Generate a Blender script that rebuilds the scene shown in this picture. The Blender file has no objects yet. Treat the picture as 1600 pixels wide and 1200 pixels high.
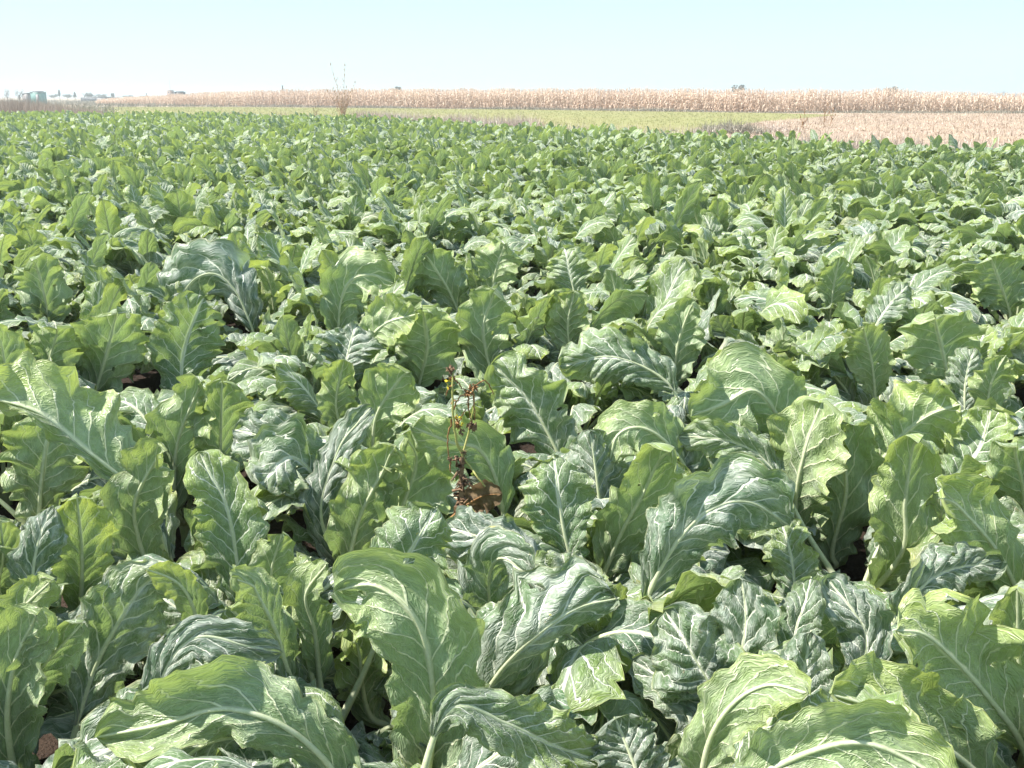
import bpy, math, random
import numpy as np
from mathutils import Vector, Matrix
R = math.radians
scene = bpy.context.scene
col = scene.collection
random.seed(7)
rng = np.random.default_rng(11)

# ------------------------------------------------------------------ camera, sky, sun, exposure
CAM_H = 1.55
FPX = 1555.0                      # focal length in pixels of a 1600 px wide picture
PITCH = math.atan(450.0 / FPX)
CP = math.cos(PITCH)    # the horizon lies 450 px above the middle
cam_d = bpy.data.cameras.new("camera")
cam = bpy.data.objects.new("camera", cam_d)
col.objects.link(cam)
cam.location = (0, 0, CAM_H)
cam.rotation_euler = (math.pi / 2 - PITCH, 0, 0)
cam_d.sensor_width = 36.0
cam_d.lens = 36.0 * FPX / 1600.0
cam_d.clip_start = 0.05
cam_d.clip_end = 9000
scene.camera = cam

SUN_EL, SUN_AZ = R(52), R(-92)      # azimuth clockwise from +Y (the viewing direction)
world = bpy.data.worlds.new("World")
scene.world = world
world.use_nodes = True
wn = world.node_tree
wn.nodes.clear()
wo = wn.nodes.new("ShaderNodeOutputWorld")
wb = wn.nodes.new("ShaderNodeBackground")
sky = wn.nodes.new("ShaderNodeTexSky")
sky.sky_type = 'NISHITA'
sky.sun_disc = False
sky.sun_elevation = SUN_EL
sky.sun_rotation = SUN_AZ
sky.air_density = 1.0
sky.dust_density = 1.2
sky.ozone_density = 1.0
wb.inputs[1].default_value = 0.15
# thin bright haze over the blue: pale cyan near the horizon, deepening upwards
tcw = wn.nodes.new("ShaderNodeTexCoord"); sxw = wn.nodes.new("ShaderNodeSeparateXYZ"); wn.links.new(tcw.outputs["Generated"], sxw.inputs[0])
crw = wn.nodes.new("ShaderNodeValToRGB"); wn.links.new(sxw.outputs[2], crw.inputs[0])
ew = crw.color_ramp.elements
ew[0].position = 0.0; ew[0].color = (.80, .99, 1.0, 1)
ew[1].position = 1.0; ew[1].color = (.42, .62, .88, 1)
for p_, c_ in ((.035, (.79, .98, 1.0, 1)), (.085, (.70, .955, 1.0, 1)), (.35, (.56, .80, .95, 1))):
    k_ = ew.new(p_); k_.color = c_
scw = wn.nodes.new("ShaderNodeVectorMath"); scw.operation = 'SCALE'; wn.links.new(crw.outputs[0], scw.inputs[0]); scw.inputs[3].default_value = 2.62
mxw = wn.nodes.new("ShaderNodeMix"); mxw.data_type = 'RGBA'; mxw.inputs[0].default_value = .96
wn.links.new(sky.outputs[0], mxw.inputs[6]); wn.links.new(scw.outputs[0], mxw.inputs[7])
wn.links.new(mxw.outputs[2], wb.inputs[0])
wn.links.new(wb.outputs[0], wo.inputs[0])
sun_d = bpy.data.lights.new("sun", 'SUN')
sun_d.energy = 4.2
sun_d.angle = R(1.5)
sun_d.color = (1.0, 0.955, 0.88)
sun = bpy.data.objects.new("sun", sun_d)
col.objects.link(sun)
sd = Vector((math.sin(SUN_AZ) * math.cos(SUN_EL), math.cos(SUN_AZ) * math.cos(SUN_EL), math.sin(SUN_EL)))
sun.rotation_euler = sd.to_track_quat('Z', 'Y').to_euler()
sun.location = (0, 0, 30)
scene.view_settings.view_transform = 'Standard'
scene.view_settings.look = 'None'
scene.view_settings.exposure = 1.42
scene.view_settings.gamma = 1
scene.cycles.max_bounces = 6
scene.cycles.transparent_max_bounces = 8

# ------------------------------------------------------------------ pixel <-> world helpers (full-size photo pixels)
FW = np.array([0, math.cos(PITCH), -math.sin(PITCH)])
UP = np.array([0, math.sin(PITCH), math.cos(PITCH)])
CAMP = np.array([0, 0, CAM_H])
def ray(px, py):
    return FW + np.array([1.0, 0, 0]) * (px - 800) / FPX + UP * (600 - py) / FPX
def at_y(px, py, Y):
    d = ray(px, py)
    return CAMP + d * (Y / d[1])
def at_z(px, py, z):
    d = ray(px, py)
    return CAMP + d * ((z - CAM_H) / d[2])
def project(P):
    P = np.asarray(P, float) - CAMP
    w = P @ FW
    w = np.where(w < 1e-3, 1e-3, w)
    return np.stack([800 + FPX * P[..., 0] / w, 600 - FPX * (P @ UP) / w, w], -1)

# ------------------------------------------------------------------ object helpers
def tag(o, label=None, cat=None, group=None, kind=None):
    if label: o["label"] = label
    if cat: o["category"] = cat
    if group: o["group"] = group
    if kind: o["kind"] = kind
    return o
def make_mesh(name, V, F, mats, uv=None, rnd=None, midx=None, smooth=True, age=None):
    V = np.asarray(V, np.float32); F = np.asarray(F, np.int32)
    me = bpy.data.meshes.new(name)
    me.vertices.add(len(V)); me.vertices.foreach_set("co", V.ravel())
    n = F.shape[1]
    me.loops.add(F.size); me.loops.foreach_set("vertex_index", F.ravel())
    me.polygons.add(len(F))
    me.polygons.foreach_set("loop_start", np.arange(0, F.size, n, dtype=np.int32))
    me.polygons.foreach_set("loop_total", np.full(len(F), n, np.int32))
    if midx is not None: me.polygons.foreach_set("material_index", np.asarray(midx, np.int32))
    if smooth: me.polygons.foreach_set("use_smooth", np.ones(len(F), bool))
    if uv is not None:
        ul = me.uv_layers.new(name="UVMap")
        ul.data.foreach_set("uv", np.asarray(uv, np.float32)[F.ravel()].ravel())
    if rnd is not None:
        at = me.attributes.new("rnd", 'FLOAT', 'POINT')
        at.data.foreach_set("value", np.asarray(rnd, np.float32))
    if age is not None:
        at = me.attributes.new("age", 'FLOAT', 'POINT')
        at.data.foreach_set("value", np.asarray(age, np.float32))
    for m in mats: me.materials.append(m)
    me.update(calc_edges=True)
    return me
def mobj(name, me, parent=None):
    o = bpy.data.objects.new(name, me)
    col.objects.link(o)
    if parent: o.parent = parent
    return o
def empty(name, loc=(0, 0, 0), rz=0.0):
    o = bpy.data.objects.new(name, None)
    col.objects.link(o)
    o.location = loc; o.rotation_euler = (0, 0, rz)
    o.empty_display_size = 0.05
    return o
class MB:
    """collects quads of one part"""
    def __init__(s): s.v = []; s.f = []; s.n = 0
    def add(s, V, F):
        s.v.append(np.asarray(V, float)); s.f.append(np.asarray(F, int) + s.n); s.n += len(V)
    def box(s, c, d, rz=0.0):
        x, y, z = [k / 2 for k in d]
        V = np.array([[-x,-y,-z],[x,-y,-z],[x,y,-z],[-x,y,-z],[-x,-y,z],[x,-y,z],[x,y,z],[-x,y,z]])
        ca, sa = math.cos(rz), math.sin(rz)
        V = np.stack([V[:,0]*ca - V[:,1]*sa, V[:,0]*sa + V[:,1]*ca, V[:,2]], 1) + np.array(c)
        s.add(V, [[0,3,2,1],[4,5,6,7],[0,1,5,4],[1,2,6,5],[2,3,7,6],[3,0,4,7]])
    def tube(s, P, r, k=6):
        P = np.asarray(P, float); r = np.broadcast_to(r, len(P))
        T = np.gradient(P, axis=0); T /= np.linalg.norm(T, axis=1)[:, None] + 1e-9
        a = np.array([1., 0, 0]) if abs(T[0][0]) < .8 else np.array([0, 1., 0])
        S = np.cross(T, a); S /= np.linalg.norm(S, axis=1)[:, None] + 1e-9
        N = np.cross(T, S)
        an = np.arange(k) * 2 * math.pi / k
        V = P[:, None] + (S[:, None] * np.cos(an)[None, :, None] + N[:, None] * np.sin(an)[None, :, None]) * r[:, None, None]
        V = V.reshape(-1, 3)
        i, j = np.meshgrid(np.arange(len(P) - 1), np.arange(k), indexing='ij')
        i = i.ravel(); j = j.ravel(); j2 = (j + 1) % k
        F = np.stack([i*k+j, i*k+j2, (i+1)*k+j2, (i+1)*k+j], 1)
        n = len(V)
        V = np.vstack([V, P[0], P[-1]])
        caps = []
        for j in range(k):
            caps.append([n, (j+1) % k, j, j]) ; caps.append([n+1, n-k+j, n-k+(j+1) % k, n-k+(j+1) % k])
        s.add(V, F)
    def mesh(s, name, mat, smooth=True):
        return make_mesh(name, np.vstack(s.v), np.vstack(s.f), [mat], smooth=smooth)
    def build(s, name, mat, parent=None, smooth=True):
        return mobj(name, s.mesh(name, mat, smooth), parent)

# ------------------------------------------------------------------ materials
class NT:
    def __init__(s, name):
        s.m = bpy.data.materials.new(name); s.m.use_nodes = True
        s.t = s.m.node_tree; s.t.nodes.clear()
        s.out = s.t.nodes.new("ShaderNodeOutputMaterial")
    def n(s, ty, **kw):
        nd = s.t.nodes.new("ShaderNode" + ty)
        for k, v in kw.items(): setattr(nd, k, v)
        return nd
    def set(s, inp, v):
        if isinstance(v, bpy.types.NodeSocket): s.t.links.new(v, inp)
        else: inp.default_value = v
    def math(s, op, a, b=None, c=None, clamp=False):
        nd = s.n("Math", operation=op, use_clamp=clamp)
        for i, v in enumerate((a, b, c)):
            if v is not None: s.set(nd.inputs[i], v)
        return nd.outputs[0]
    def ramp(s, x, a, b, lo=0.0, hi=1.0, smooth=True):
        nd = s.n("MapRange", interpolation_type='SMOOTHSTEP' if smooth else 'LINEAR')
        s.set(nd.inputs[0], x); s.set(nd.inputs[1], a); s.set(nd.inputs[2], b); s.set(nd.inputs[3], lo); s.set(nd.inputs[4], hi)
        return nd.outputs[0]
    def mix(s, f, a, b, blend='MIX'):
        nd = s.n("Mix", data_type='RGBA', blend_type=blend)
        s.set(nd.inputs[0], f); s.set(nd.inputs[6], a); s.set(nd.inputs[7], b)
        return nd.outputs[2]
    def noise(s, vec, scale, detail=3, rough=.55, dist=0.0):
        nd = s.n("TexNoise")
        if vec is not None: s.set(nd.inputs["Vector"], vec)
        nd.inputs["Scale"].default_value = scale; nd.inputs["Detail"].default_value = detail
        nd.inputs["Roughness"].default_value = rough; nd.inputs["Distortion"].default_value = dist
        return nd.outputs[0]
    def bump(s, h, strength, dist, normal=None):
        nd = s.n("Bump")
        s.set(nd.inputs["Height"], h); nd.inputs["Strength"].default_value = strength; nd.inputs["Distance"].default_value = dist
        if normal is not None: s.set(nd.inputs["Normal"], normal)
        return nd.outputs[0]
    def principled(s, colr, rough=.6, spec=.4, normal=None):
        nd = s.n("BsdfPrincipled")
        s.set(nd.inputs["Base Color"], colr); s.set(nd.inputs["Roughness"], rough)
        s.set(nd.inputs["Specular IOR Level"], spec)
        if normal is not None: s.set(nd.inputs["Normal"], normal)
        return nd.outputs[0]
    def finish(s, sh):
        s.t.links.new(sh, s.out.inputs[0]); return s.m
def C(r, g, b): return (r, g, b, 1.0)

NVEIN, VK = 9.0, 0.24
def leaf_material():
    t = NT("cauliflower_leaf")
    uvn = t.n("UVMap", uv_map="UVMap").outputs[0]
    sp = t.n("SeparateXYZ"); t.set(sp.inputs[0], uvn)
    u = sp.outputs[0]; v = t.math('MULTIPLY_ADD', sp.outputs[1], 2.0, -1.0)
    av = t.math('ABSOLUTE', v)
    ra = t.n("Attribute", attribute_name="rnd").outputs["Fac"]
    oi = t.n("ObjectInfo").outputs["Random"]
    r = t.math('FRACT', t.math('ADD', ra, t.math('MULTIPLY', oi, 3.7)))
    r2 = t.math('FRACT', t.math('MULTIPLY', r, 7.31))
    age = t.n("Attribute", attribute_name="age").outputs["Fac"]
    r3 = t.ramp(t.math('ADD', age, t.math('MULTIPLY', t.math('SUBTRACT', t.math('FRACT', t.math('MULTIPLY', r, 13.7)), .5), .5)), .35, .95)
    # leaf-space vector for noises
    cv = t.n("CombineXYZ"); t.set(cv.inputs[0], t.math('MULTIPLY', u, 2.2)); t.set(cv.inputs[1], v); t.set(cv.inputs[2], t.math('MULTIPLY', r, 37.0))
    P = cv.outputs[0]
    nz = t.noise(P, 2.6, 2)
    nzf = t.noise(P, 14.0, 3)
    # lateral veins
    ph = t.math('MULTIPLY', t.math('SUBTRACT', u, t.math('MULTIPLY', t.math('POWER', av, .85), VK)), NVEIN)
    ph = t.math('ADD', ph, t.math('MULTIPLY', t.math('GREATER_THAN', v, 0.0), .5))
    ph = t.math('ADD', ph, t.math('MULTIPLY', t.math('MULTIPLY', t.math('SUBTRACT', nz, .5), 1.7), t.math('MULTIPLY', av, 1.4, clamp=True)))
    fr = t.math('FRACT', ph)
    d = t.math('MINIMUM', fr, t.math('SUBTRACT', 1.0, fr))
    wv = t.math('MULTIPLY_ADD', av, -.052, .088)
    lat = t.ramp(t.math('DIVIDE', d, wv), .35, 1.05, 1.0, 0.0)
    lat = t.math('MULTIPLY', lat, t.math('MULTIPLY', t.ramp(av, .70, 1.0, 1.0, .2), t.ramp(t.noise(P, 4.1, 2), .32, .55, .8, 1.0)))
    # net veins
    vo = t.n("TexVoronoi", feature='DISTANCE_TO_EDGE'); vo.inputs["Scale"].default_value = 3.6
    dv = t.n("VectorMath", operation='ADD')
    nv_ = t.n("TexNoise"); t.set(nv_.inputs["Vector"], P); nv_.inputs["Scale"].default_value = 5.0
    sc_ = t.n("VectorMath", operation='SCALE'); t.set(sc_.inputs[0], nv_.outputs[1]); sc_.inputs[3].default_value = .22
    t.set(dv.inputs[0], P); t.set(dv.inputs[1], sc_.outputs[0]); t.set(vo.inputs["Vector"], dv.outputs[0])
    net = t.ramp(vo.outputs[0], 0.0, .035, 1.0, 0.0)
    vo2 = t.n("TexVoronoi", feature='DISTANCE_TO_EDGE'); vo2.inputs["Scale"].default_value = 15.0
    t.set(vo2.inputs["Vector"], dv.outputs[0])
    net2 = t.ramp(vo2.outputs[0], 0.0, .12, 1.0, 0.0)
    mid = t.ramp(av, .03, .085, 1.0, 0.0)
    vein = t.math('MAXIMUM', t.math('MAXIMUM', lat, t.math('MULTIPLY', net, .32)), mid)
    vein = t.math('MAXIMUM', vein, t.math('MULTIPLY', net2, .10))
    # colours of the upper side
    top = t.mix(r2, C(.078, .155, .068), C(.158, .245, .080))
    top = t.mix(t.math('MULTIPLY', r3, .68), top, C(.060, .112, .088))           # glaucous, older leaves
    young = t.ramp(t.math('ADD', t.math('MULTIPLY', u, .7), t.math('MULTIPLY', av, .45)), .50, 1.05)
    young = t.math('MULTIPLY', young, t.math('MULTIPLY', t.math('MULTIPLY_ADD', r2, .6, .4), t.math('MULTIPLY_ADD', r3, -.8, 1.0)))
    top = t.mix(young, top, C(.300, .395, .075))
    bloom = t.math('MULTIPLY', t.ramp(t.noise(P, 3.3, 4, .65), .38, .68), t.math('MULTIPLY_ADD', r3, .50, .24))
    top = t.mix(bloom, top, C(.52, .55, .50))
    # lower side: paler
    bot = t.mix(r2, C(.225, .315, .170), C(.280, .370, .155))
    bot = t.mix(t.math('MULTIPLY', young, .9), bot, C(.370, .455, .105))
    bot = t.mix(t.math('MULTIPLY', bloom, .8), bot, C(.56, .59, .52))
    geo = t.n("NewGeometry")
    bf = geo.outputs["Backfacing"]
    base = t.mix(bf, top, bot)
    blot = t.ramp(t.noise(P, 7.0, 3), .3, .7, .80, 1.18)
    hs = t.n("HueSaturation"); t.set(hs.inputs["Color"], base); t.set(hs.inputs["Value"], blot)
    base = hs.outputs[0]
    veinc = t.mix(bf, C(.84, .86, .72), C(.80, .83, .56))
    base = t.mix(t.math('MULTIPLY', vein, .95), base, veinc)
    # yellow specks and brown rim, wear of the leaf itself
    sn = t.noise(P, 9.0, 2)
    spk = t.math('MULTIPLY', t.ramp(sn, .735, .76), t.ramp(r, .5, .7))
    base = t.mix(t.math('MULTIPLY', spk, .8), base, C(.62, .56, .12))
    yel = t.math('MULTIPLY', t.ramp(t.math('ADD', nz, t.math('MULTIPLY', av, .25)), .45, .75), t.ramp(t.math('FRACT', t.math('MULTIPLY', r, 29.3)), .93, .97))
    base = t.mix(t.math('MULTIPLY', yel, .28), base, C(.46, .42, .14))
    blem = t.math('MULTIPLY', t.ramp(t.noise(P, 5.3, 4, .7), .66, .70), t.ramp(age, .3, .8, .35, 1.0))
    base = t.mix(t.math('MULTIPLY', blem, .55), base, C(.33, .27, .17))
    rim = t.math('MULTIPLY', t.ramp(av, .93, 1.0), t.math('MULTIPLY_ADD', nzf, 1.1, -.15, clamp=True))
    base = t.mix(t.math('MULTIPLY', rim, .65), base, C(.40, .33, .13))
    # relief
    flat = t.math('SUBTRACT', 1.0, vein)
    h = t.math('ADD', t.math('MULTIPLY', flat, .55), t.math('MULTIPLY', nzf, .26))
    h = t.math('ADD', h, t.math('MULTIPLY', t.ramp(d, 0.0, .42), t.math('MULTIPLY_ADD', r3, .55, .35)))
    h = t.math('ADD', h, t.math('MULTIPLY', t.ramp(vo2.outputs[0], 0, .35), .16))
    nrm = t.bump(h, .85, .007)
    rough = t.ramp(nzf, .3, .7, .30, .50)
    pr = t.principled(base, rough, .55, nrm)
    pn = pr.node
    pn.inputs['Sheen Weight'].default_value = .30; pn.inputs['Sheen Roughness'].default_value = .35; pn.inputs['Sheen Tint'].default_value = C(.95, 1.0, .97)
    tr = t.n("BsdfTranslucent")
    tc = t.mix(young, C(.28, .40, .11), C(.52, .62, .11))
    tc = t.mix(t.math('MULTIPLY', vein, .6), tc, C(.30, .36, .12))
    t.set(tr.inputs[0], tc); t.set(tr.inputs[1], nrm)
    mx = t.n("MixShader"); mx.inputs[0].default_value = .31
    t.t.links.new(pr, mx.inputs[1]); t.t.links.new(tr.outputs[0], mx.inputs[2])
    return t.finish(mx.outputs[0])
def simple(name, c1, c2, scale=20, rough=.7, bump=.3, bd=.003, spec=.3, transl=None):
    t = NT(name)
    tc = t.n("TexCoord").outputs["Object"]
    n1 = t.noise(tc, scale, 4); n2 = t.noise(tc, scale * 5.3, 3)
    f = t.ramp(t.math('ADD', t.math('MULTIPLY', n1, .65), t.math('MULTIPLY', n2, .35)), .36, .64)
    cc = t.mix(f, c1, c2)
    pr = t.principled(cc, rough, spec, t.bump(n2, bump, bd))
    if transl:
        tr = t.n("BsdfTranslucent"); tr.inputs[0].default_value = transl
        mx = t.n("MixShader"); mx.inputs[0].default_value = .3
        t.t.links.new(pr, mx.inputs[1]); t.t.links.new(tr.outputs[0], mx.inputs[2])
        return t.finish(mx.outputs[0])
    return t.finish(pr)
def varied(name, stops, rough=.8, transl=0.0, scale=.15):
    """blade material: colour from the per-blade rnd attribute and a broad world-space noise"""
    t = NT(name)
    ra = t.n("Attribute", attribute_name="rnd").outputs["Fac"]
    gp = t.n("NewGeometry").outputs["Position"]
    n1 = t.noise(gp, scale, 3)
    x = t.math('ADD', t.math('MULTIPLY', ra, .8), t.math('MULTIPLY', t.math('SUBTRACT', n1, .5), .9), clamp=True)
    cr = t.n("ValToRGB"); t.set(cr.inputs[0], x)
    e = cr.color_ramp.elements
    e[0].position = stops[0][0]; e[0].color = stops[0][1]
    e[1].position = stops[-1][0]; e[1].color = stops[-1][1]
    for p, c in stops[1:-1]:
        k = e.new(p); k.color = c
    pr = t.principled(cr.outputs[0], rough, .25)
    if transl:
        tr = t.n("BsdfTranslucent"); t.set(tr.inputs[0], cr.outputs[0])
        mx = t.n("MixShader"); mx.inputs[0].default_value = transl
        t.t.links.new(pr, mx.inputs[1]); t.t.links.new(tr.outputs[0], mx.inputs[2])
        return t.finish(mx.outputs[0])
    return t.finish(pr)

M_LEAF = leaf_material()
M_RIB = simple("cauliflower_rib", C(.60, .66, .40), C(.76, .79, .56), 60, .40, .2, .001, .45, C(.4, .5, .15))
M_STEM = simple("cauliflower_stem", C(.20, .25, .12), C(.30, .30, .18), 40, .7)
M_WEED = simple("dry_stalk", C(.16, .075, .03), C(.34, .19, .08), 60, .8)
M_WEEDG = simple("green_stalk", C(.28, .30, .08), C(.40, .36, .14), 60, .7)
M_POD = simple("dry_pod", C(.095, .055, .035), C(.25, .16, .095), 80, .85)
M_YEL = simple("yellow_petal", C(.62, .48, .03), C(.75, .60, .06), 60, .6)
M_DEAD = simple("withered_leaf", C(.13, .085, .05), C(.24, .17, .10), 30, .8, .6, .004, .2, C(.20, .13, .07))

# ------------------------------------------------------------------ one leaf
def catmull(P, n):
    P = np.asarray(P, float)
    Q = np.vstack([2*P[0]-P[1], P, 2*P[-1]-P[-2]])
    seg = len(P) - 1
    out = []
    for k in range(seg):
        p0, p1, p2, p3 = Q[k], Q[k+1], Q[k+2], Q[k+3]
        for s in np.linspace(0, 1, 16, endpoint=(k == seg-1)):
            out.append(.5*((2*p1) + (-p0+p2)*s + (2*p0-5*p1+4*p2-p3)*s*s + (-p0+3*p1-3*p2+p3)*s**3))
    out = np.array(out)
    L = np.concatenate([[0], np.cumsum(np.linalg.norm(np.diff(out, axis=0), axis=1))])
    s = np.linspace(0, L[-1], n)
    return np.stack([np.interp(s, L, out[:, i]) for i in range(3)], 1), L[-1]
def norm(a): return a / (np.linalg.norm(a, axis=-1, keepdims=True) + 1e-9)

def leaf_geo(P, side, W, b0=.25, nu=28, nv=14, fold=.15, curl=.6, ruf=.16, puck=.06, roll=0.0, twist=0.0, g=None, ribr=.008, rib=True, nrib=None, shp=1.15, asym=(1, 1)):
    """P control points root to tip; side: fn(points,tangents)->side vectors; W full width; b0 share of the length that is bare stalk"""
    g = g or rng
    nrib = nrib or nu
    Sp, L = catmull(P, nrib + 1)
    def frames(Q):
        T = norm(np.gradient(Q, axis=0))
        S = side(Q, T)
        S = norm(S - T * (S * T).sum(1)[:, None])
        # smooth the side vectors so that bends do not crease
        for _ in range(3):
            S[1:-1] = norm(S[:-2] + 2*S[1:-1] + S[2:])
        S = norm(S - T * (S * T).sum(1)[:, None])
        N = np.cross(T, S)
        a = roll + twist * np.linspace(-.5, 1, len(Q))
        S2 = S * np.cos(a)[:, None] + N * np.sin(a)[:, None]
        return T, S2, np.cross(T, S2)
    ss = b0 + (1 - b0) * np.linspace(0, 1, nu + 1)
    s0 = np.linspace(0, 1, nrib + 1)
    Q = np.stack([np.interp(ss, s0, Sp[:, i]) for i in range(3)], 1)
    T0, S0, N0 = frames(Sp)
    S = norm(np.stack([np.interp(ss, s0, S0[:, i]) for i in range(3)], 1))
    N = norm(np.stack([np.interp(ss, s0, N0[:, i]) for i in range(3)], 1))
    t = np.linspace(0, 1, nu + 1)[:, None]
    jv = np.linspace(-1, 1, nv + 1)[None]
    av = np.abs(jv); sg = np.sign(jv)
    peak = g.uniform(.52, .66)
    up = np.clip(t / peak, 0, 1); prof = (.12 + .88 * (np.sin(up * math.pi / 2) ** shp))
    dn = np.clip((t - peak) / (1 - peak), 0, 1); prof = prof * np.sqrt(np.clip(1 - dn ** 2.3, 0, 1))
    prof = np.maximum(prof, .015)
    ph = g.uniform(0, 6.28, (2, 6)); sel = (jv > 0)
    def side_wave(freqs, amps, k0):
        o = 0
        for q, (f, a) in enumerate(zip(freqs, amps)):
            o = o + a * np.sin(2*math.pi*f*t + np.where(sel, ph[1, k0+q], ph[0, k0+q]))
        return o
    marg = 1 + side_wave((2.1 + g.uniform(-.4, .4), 5.7, 12.3), (.08, .07, .045), 0)
    if nu >= 24:
        for q in range(5):
            marg = marg - g.uniform(.06, .22) * np.exp(-((t - g.uniform(.15, .95)) / g.uniform(.012, .03)) ** 2) * np.where(sel, q % 2, 1 - q % 2)
        marg = marg + .018 * np.sin(2*math.pi*23*t + np.where(sel, 1., 2.))
    lobes = 1 + .45 * np.exp(-((t - .13) / .05) ** 2) * np.where(sel, g.uniform(-.1, 1), g.uniform(-.1, 1))
    w = W * .5 * prof * marg * lobes * np.where(sel, asym[1], asym[0])
    c1 = max(abs(curl), .05) * (1 if curl >= 0 else -1)
    th = c1 * av
    lat = w * np.sin(th) / c1 * sg
    nor = -w * (1 - np.cos(th)) / c1
    nor = nor + fold * w * av
    f1 = g.uniform(2.6, 4.2)
    env = np.clip(np.sin(math.pi * np.clip(t*.93+.04, 0, 1)), .25, 1)
    nor = nor + W * .5 * ruf * av ** 2.0 * env * side_wave((f1, f1 * 2.1, 1.3), (.85, .45, .8), 3)
    nx = g.uniform(0, 9, 6)
    tw_u = t * g.uniform(.78, 1.12) + g.uniform(0, .1) + .016 * np.sin(9*t + nx[4]) + .022 * np.sin(5.1*t + 2.3*jv + nx[5]) * av
    if nu >= 20:
        f2 = g.uniform(8.5, 12.5)
        nor = nor + W * .5 * g.uniform(.05, .10) * np.clip((av - .45) / .55, 0, 1) ** 1.3 * side_wave((f2,), (1.,), 2)
    phv = NVEIN * (tw_u - VK * av ** .85) + .5 * (jv > 0)
    nor = nor + W * .5 * puck * np.clip(av * 3, 0, 1) * (1 - .35 * av) * (np.abs(np.sin(math.pi * phv)) - .45) * (.65 + .5 * np.sin(6.1*t + 3.7*jv + nx[3]))
    nor = nor + W * .5 * .11 * (np.sin(7.3*t + 2.9*jv + nx[0]) + .7*np.sin(13.1*t - 5.2*jv + nx[1])) * np.clip(av*2.5, 0, 1)
    alon = W * .5 * .10 * av * np.sin(4.6*t + nx[2]) + .10 * w * av          # tips of the side veins point a little forward
    V = Q[:, None] + S[:, None] * lat[..., None] + N[:, None] * nor[..., None] + norm(np.gradient(Q, axis=0))[:, None] * alon[..., None]
    uv = np.stack(np.broadcast_arrays(tw_u, (jv + 1) / 2), -1).reshape(-1, 2)
    i, j = np.meshgrid(np.arange(nu), np.arange(nv), indexing='ij'); i = i.ravel(); j = j.ravel(); m = nv + 1
    F = np.stack([i*m+j, (i+1)*m+j, (i+1)*m+j+1, i*m+j+1], 1)
    if nu >= 24:                                       # eaten holes and torn margins
        fi = (i + .5) / nu; fj = (j + .5) / nv * 2 - 1; keep = np.ones(len(F), bool)
        for q in range(int(g.integers(0, 4))):
            hu, hv = g.uniform(.3, .97), g.uniform(.25, .98) * g.choice([-1, 1]); ru, rv = g.uniform(.008, .022), g.uniform(.04, .10)
            keep &= (((fi - hu) / ru) ** 2 + ((fj - hv) / rv) ** 2) > 1
        F = F[keep]
    out = dict(V=V.reshape(-1, 3), F=F, uv=uv, L=L)
    if rib:
        k = 8 if nu >= 24 else 5
        nr = len(Sp)
        s = np.linspace(0, 1, nr)
        rad = ribr * (1.45 - 1.28 * s ** .62) + .0003
        rad = np.maximum(rad, .0009) * (1.0 if nu >= 24 else 1.25)
        an = np.arange(k) * 2 * math.pi / k
        # the rib stands out on the lower side of the blade, flush with the upper
        cy = -rad * .45 * np.clip((s - b0*.6) / .1, 0, 1)
        RV = Sp[:, None] + S0[:, None] * (np.cos(an) * 1.0)[None, :, None] * rad[:, None, None] * 1.15 \
            + N0[:, None] * ((np.sin(an) * .8)[None, :, None] * rad[:, None, None] + cy[:, None, None])
        i, j = np.meshgrid(np.arange(nr - 1), np.arange(k), indexing='ij'); i = i.ravel(); j = j.ravel(); j2 = (j+1) % k
        RF = np.stack([i*k+j, (i+1)*k+j, (i+1)*k+j2, i*k+j2], 1)[:, ::-1]
        out['RV'] = RV.reshape(-1, 3); out['RF'] = RF
    return out

def leaf_obj(geo, r, root_inv, parent, split_rib, age=.5):
    V = geo['V'] + root_inv
    if split_rib:
        me = make_mesh("leaf", V, geo['F'], [M_LEAF], geo['uv'], np.full(len(V), r), age=np.full(len(V), age))
        o = mobj("leaf", me, parent)
        rm = make_mesh("midrib", geo['RV'] + root_inv, geo['RF'], [M_RIB])
        mobj("midrib", rm, o)
    else:
        n = len(V)
        VV = np.vstack([V, geo['RV'] + root_inv]); FF = np.vstack([geo['F'], geo['RF'] + n])
        uv = np.vstack([geo['uv'], np.zeros((len(geo['RV']), 2))])
        mi = np.r_[np.zeros(len(geo['F']), int), np.ones(len(geo['RF']), int)]
        me = make_mesh("leaf", VV, FF, [M_LEAF, M_RIB], uv, np.full(len(VV), r), mi, age=np.full(len(VV), age))
        o = mobj("leaf", me, parent)
    return o

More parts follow.
